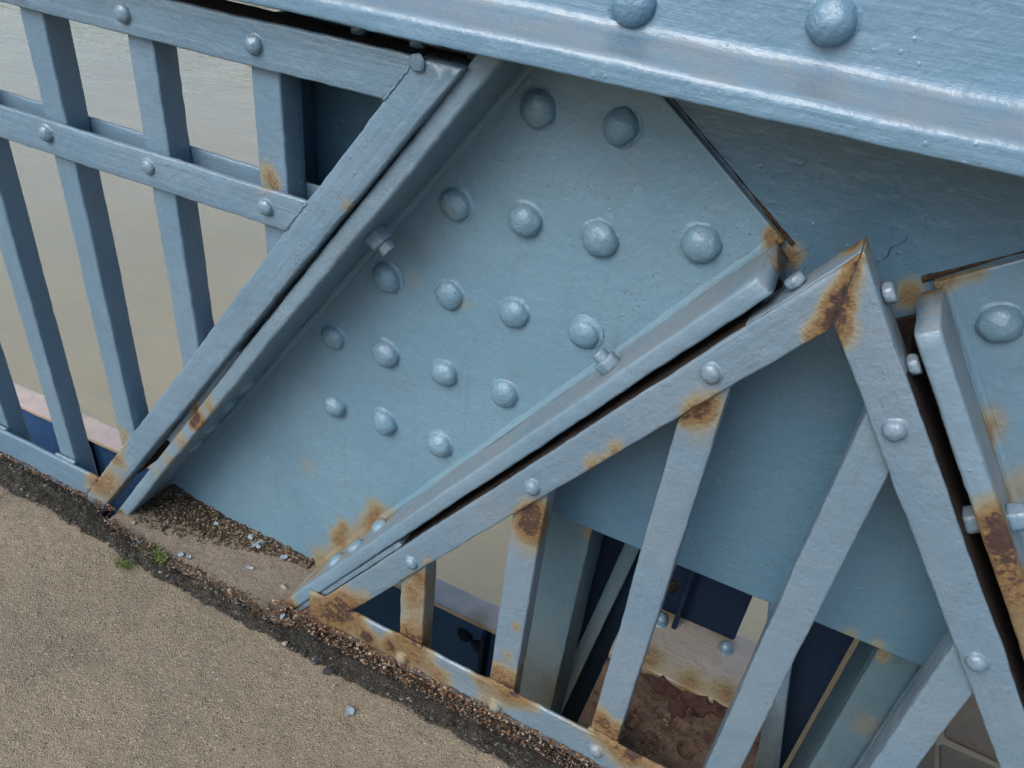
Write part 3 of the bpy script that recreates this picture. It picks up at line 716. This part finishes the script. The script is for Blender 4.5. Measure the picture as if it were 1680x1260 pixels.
def grains(name, n, sampler, smin, smax, pal, label, cat='grit', flat=.7, seed=1):
    R = random.Random(seed); verts = []; faces = []; cols = []
    base = [(1, 0, 0), (-1, 0, 0), (0, 1, 0), (0, -1, 0), (0, 0, 1), (0, 0, -1)]
    fs = [(0, 2, 4), (2, 1, 4), (1, 3, 4), (3, 0, 4), (2, 0, 5), (1, 2, 5), (3, 1, 5), (0, 3, 5)]
    for i in range(n):
        p = sampler(R); s = smin+(smax-smin)*R.random()**3; a = R.random()*6.28; ca, sa = math.cos(a), math.sin(a)
        k0 = len(verts); c = R.choice(pal); q = R.uniform(.7, 1.25); c = (c[0]*q, c[1]*q, c[2]*q, 1)
        ex, ey, ez = R.uniform(.7, 1.4), R.uniform(.6, 1.1), R.uniform(.4, .9)*flat/.7
        for bx, by, bz in base:
            x = bx*ex*R.uniform(.8, 1.2)+R.uniform(-.25, .25); y = by*ey+R.uniform(-.25, .25); z = bz*ez+R.uniform(-.15, .15)
            verts.append((p[0]+s*(x*ca-y*sa), p[1]+s*(x*sa+y*ca), p[2]+s*z))
        for f in fs: faces.append(tuple(k0+t for t in f)); cols.append(c)
    me = bpy.data.meshes.new(name); me.from_pydata(verts, [], faces)
    at_ = me.color_attributes.new('Col', 'FLOAT_COLOR', 'CORNER')
    for pi, p in enumerate(me.polygons):
        for li in p.loop_indices: at_.data[li].color = cols[pi]
    o = link(name, me, M['grain'], Matrix()); tag(o, label, cat, kind='stuff'); return o
SAND = [(0.216, 0.173, 0.122), (0.274, 0.238, 0.187), (0.130, 0.101, 0.072), (0.072, 0.061, 0.050), (0.180, 0.137, 0.094), (0.324, 0.302, 0.266), (0.036, 0.032, 0.029)]
RUSTP = [(0.081, 0.040, 0.019), (0.124, 0.068, 0.034), (0.056, 0.028, 0.019), (0.161, 0.105, 0.062), (0.037, 0.022, 0.015), (0.205, 0.161, 0.118), (0.099, 0.043, 0.019)]
BLACK = [(0.018, 0.018, 0.017), (0.030, 0.028, 0.024), (0.012, 0.012, 0.012), (0.060, 0.057, 0.051), (0.042, 0.036, 0.027), (0.132, 0.126, 0.114)]
DIRTP = [(0.042, 0.027, 0.015), (0.066, 0.042, 0.024), (0.027, 0.018, 0.012), (0.096, 0.066, 0.036), (0.120, 0.090, 0.054), (0.018, 0.013, 0.010), (0.180, 0.150, 0.114)]
def on_foot(R):
    x = R.uniform(-1.75, .3); y = .02+.675*R.random(); return (x, y, fz(x)+.0005+.0035*fn(x, y, 9))
grains('loose_grit', 6000, on_foot, .0004, .0024, SAND, 'loose sand and grit over the footway', 'grit', seed=3)
def on_bit(R):
    x = R.uniform(-1.75, .5); y = R.uniform(.672, .738) if (x < -1.14 or x > -.66) else R.uniform(.675, .716)
    return (x, y, fz(x)+.005+.0065*fn(x, y, 26, 4)+.0045*fn(x, y, 80, 6))
grains('bitumen_crumbs', 7000, on_bit, .0008, .0042, BLACK, 'black bitumen crumbs along the joint', 'crumbs', seed=4)
def on_rust(R):
    if R.random() < .8: x = R.uniform(-.72, .5); y = .741-.030*R.random()**1.6
    else: x = R.uniform(-1.75, -1.12); y = .741-.012*R.random()**1.5
    return (x, y, fz(x)+.010+.006*fn(x, y, 26, 4)+.25*max(0, y-.72))
grains('rust_crumbs', 8000, on_rust, .0007, .0036, RUSTP, 'brown rust crumbs along the foot of the railing', 'crumbs', seed=5)
def on_dirt(R):
    u = R.random(); x = -1.13+.41*u; wd = (.085*(1-sm(.15, .95, u))+.024); v = R.random()**.7
    y = .857-wd*(1-v)
    return (x, y, fz(x)*.9+.005+.016*v*v*(1-.6*u)+.005*fn(x, y, 60, 12))
grains('dirt_crumbs', 7000, on_dirt, .0007, .0034, DIRTP, 'leaf mould crumbs banked inside the diagonal foot', 'crumbs', seed=6)
def on_seam(R):
    x = R.uniform(-1.13, -.66); y = .713+.012*R.gauss(0, 1)*.6; return (x, y, fz(x)+.006)
grains('seam_crumbs', 2600, on_seam, .0007, .0034, RUSTP+DIRTP, 'rusty crumbs in the seam before the mortar bed', 'crumbs', seed=8)
def on_seat(R):
    y = R.uniform(.80, .965); x = .020+.25*(y-.90)+R.gauss(0, .009); return (x, y, -.029)
grains('seat_crumbs', 650, on_seat, .0008, .004, RUSTP, 'rust crumbs lying on the corroded girder seat', 'crumbs', seed=9)

# pebbles, paint flakes, bitumen lumps, moss
def lump(name, r, flat, n_, seed, mat, p, label, cat, group=None):
    bm = bmesh.new(); bmesh.ops.create_icosphere(bm, subdivisions=1, radius=1)
    for v in bm.verts:
        k = 1+.75*noise.noise(v.co*1.7+Vector((seed, seed*2.1, 0))); v.co = Vector((v.co.x*k*r*n_, v.co.y*k*r, v.co.z*k*r*flat))
    o = link(name, finish(bm, name, False), mat, Matrix.Translation(p) @ Matrix.Rotation(seed*1.7, 4, 'Z')); tag(o, label, cat, group); return o
def plain(name, c, rough=.7):
    N = NT(name); return N.done(N.mix(N.noise(N.pos(), 160.0, 5), c, tuple(q*.7 for q in c)), rough, N.bump(N.noise(N.pos(), 260.0, 4), .6, .001), .4)
M['pebble_pale'] = plain('pale_pebble', (.22, .185, .145)); M['pebble_grey'] = plain('grey_pebble', (.16, .14, .12)); M['black'] = plain('bitumen_lump_black', (.022, .022, .024), .55)
for i, (px, py, r, mt, lab) in enumerate([(467, 1055, .0045, 'pebble_pale', 'pale pebble just below the black joint under the rail foot'),
        (702, 1148, .006, 'pebble_grey', 'rounded grey pebble on the joint below the rusty bottom rail'),
        (376, 968, .0048, 'pebble_pale', 'pale pebble in the seam before the mortar bed'),
        (222, 868, .0045, 'pebble_pale', 'cream pebble beside the foot of the upper flange'),
        (327, 938, .004, 'pebble_grey', 'small tan pebble near the moss in the seam'),
        (548, 1124, .003, 'pebble_pale', 'tiny white pebble on the open footway sand'),
        (467, 963, .007, 'pebble_pale', 'white stone lodged at the lower flange foot')]):
    p = atz(px, py, .006); p.z = fz(p.x)+.005; lump('pebble', r, .7, 1.2, i+1.3, M[mt], p, lab, 'pebble', 'pebbles on the footway')
for i, (px, py, r, lab) in enumerate([(515, 1080, .009, 'black bitumen lump lying on the sand, nearer the diagonal foot'), (540, 1098, .009, 'black bitumen lump lying on the sand, the lower right one')]):
    p = atz(px, py, .006); p.z = fz(p.x)+.003; lump('bitumen_lump', r, .45, 1.7, i+3.3, M['black'], p, lab, 'bitumen lump', 'loose bitumen lumps')
def flake(px, py, z, w, l, ang, lab, mat='chip'):
    bm = bmesh.new(); n = 9
    vs_ = []
    for k in range(n):
        t = 6.283*k/n; q = 1+.3*math.sin(k*2.3+px); vs_.append(bm.verts.new((w*q*math.cos(t), l*q*math.sin(t), .0012*math.sin(t*2+px))))
    f = bm.faces.new(vs_); r = bmesh.ops.extrude_face_region(bm, geom=[f])
    for v in [g for g in r['geom'] if isinstance(g, bmesh.types.BMVert)]: v.co.z += .0009
    p = atz(px, py, z); p.z = max(z, fz(p.x)+.004)
    o = link('paint_flake', finish(bm, 'paint_flake', False), M[mat], Matrix.Translation(p) @ Matrix.Rotation(ang, 4, 'Z') @ Matrix.Rotation(.25, 4, 'X'))
    tag(o, lab, 'paint flake', 'blue paint flakes')
for a in [(297, 909, .008, .005, .006, .3, 'pale blue paint flake on the mortar bed, left of a touching pair'), (309, 914, .008, .004, .005, 1.2, 'pale blue paint flake on the mortar bed, right of a touching pair'),
          (409, 931, .008, .008, .0035, .2, 'lone narrow blue paint flake in the middle of the mortar bed'),
          (412, 881, .012, .006, .007, .5, 'blue paint flake by the plate foot, topmost of the cluster'), (418, 893, .012, .007, .006, 1.5, 'blue paint flake by the plate foot, middle of the cluster'),
          (428, 889, .012, .005, .007, 2.0, 'blue paint flake by the plate foot, rightmost of the cluster'), (425, 897, .012, .005, .004, .7, 'blue paint flake by the plate foot, lowest of the cluster'),
          (465, 914, .012, .008, .005, .4, 'blue paint flake tucked under the plate near the lower flange'), (355, 858, .014, .005, .006, .9, 'blue paint flake on the leaf dirt under the plate'),
          (182, 862, .014, .005, .004, .5, 'blue paint flake on the black joint at the upper flange foot'), (463, 1012, .012, .004, .006, .1, 'blue paint flake on the black joint at the lower flange foot'),
          (573, 1166, .004, .007, .009, .6, 'grey curled paint flake on the open footway')]:
    flake(*a)
def moss(px, py, n, rad, hgt, label, seed):
    R = random.Random(seed); bm = bmesh.new(); c = atz(px, py, .008); c.z = fz(c.x)+.004
    for i in range(n):
        a = R.random()*6.28; r = rad*R.random()**.6; b = c+Vector((r*math.cos(a)*1.6, r*math.sin(a)*.7, -.002))
        t = R.random()*6.28; l = hgt*R.uniform(.4, 1); d_ = Vector((math.cos(t)*.8, math.sin(t)*.8, R.uniform(.5, 1.2))).normalized(); w = Vector((-math.sin(t), math.cos(t), 0))*l*.22
        m_ = b+d_*l*.55; e = b+d_*l+Vector((0, 0, -l*.25))
        v = [bm.verts.new(q) for q in (b, m_+w, e, m_-w)]; bm.faces.new(v)
    me = bpy.data.meshes.new('moss'); bm.to_mesh(me); bm.free()
    o = link('moss_tuft', me, M['moss'], Matrix()); tag(o, label, 'moss', kind='stuff')
moss(245, 910, 1100, .026, .011, 'green moss tuft in the seam beside the mortar bed', 1)
moss(203, 928, 300, .014, .007, 'small faint moss patch on the footway sand', 2)
moss(105, 787, 120, .010, .006, 'tiny moss tuft below the left bottom rail', 3)

# --- masonry pier below, seen between the last bars
pr = empty('stone_pier', (.9, 2.0, -3)); tag(pr, 'brown stone pier with pale mortar joints glimpsed far below', 'pier')
bm = bmesh.new(); bmesh.ops.create_cube(bm, size=1)
for v in bm.verts: v.co = Vector((1.25+v.co.x*1.3, 2.1+v.co.y*1.6, -2.975+v.co.z*3.96))
link('core', finish(bm, 'core', False), M['mortar'], Matrix(), pr)
R = random.Random(5)
yy = 1.32
while yy < 2.85:
    hgt = R.uniform(.16, .24); xx = .62-R.random()*.1
    while xx < 1.85:
        wd = R.uniform(.2, .36); q = []
        for dx, dy in ((0, 0), (1, 0), (1, 1), (0, 1)): q.append((max(.61, xx+dx*wd)+(.012 if dx == 0 else -.012)+R.uniform(-.012, .012), yy+dy*hgt+(.010 if dy == 0 else -.010)+R.uniform(-.012, .012)))
        xx += wd
        if q[1][0]-q[0][0] < .05: continue
        link('stone', prism('stone', q, .10, .014), M['stone'], Matrix.Translation((0, 0, -.988+R.uniform(-.006, .006))), pr)
    yy += hgt
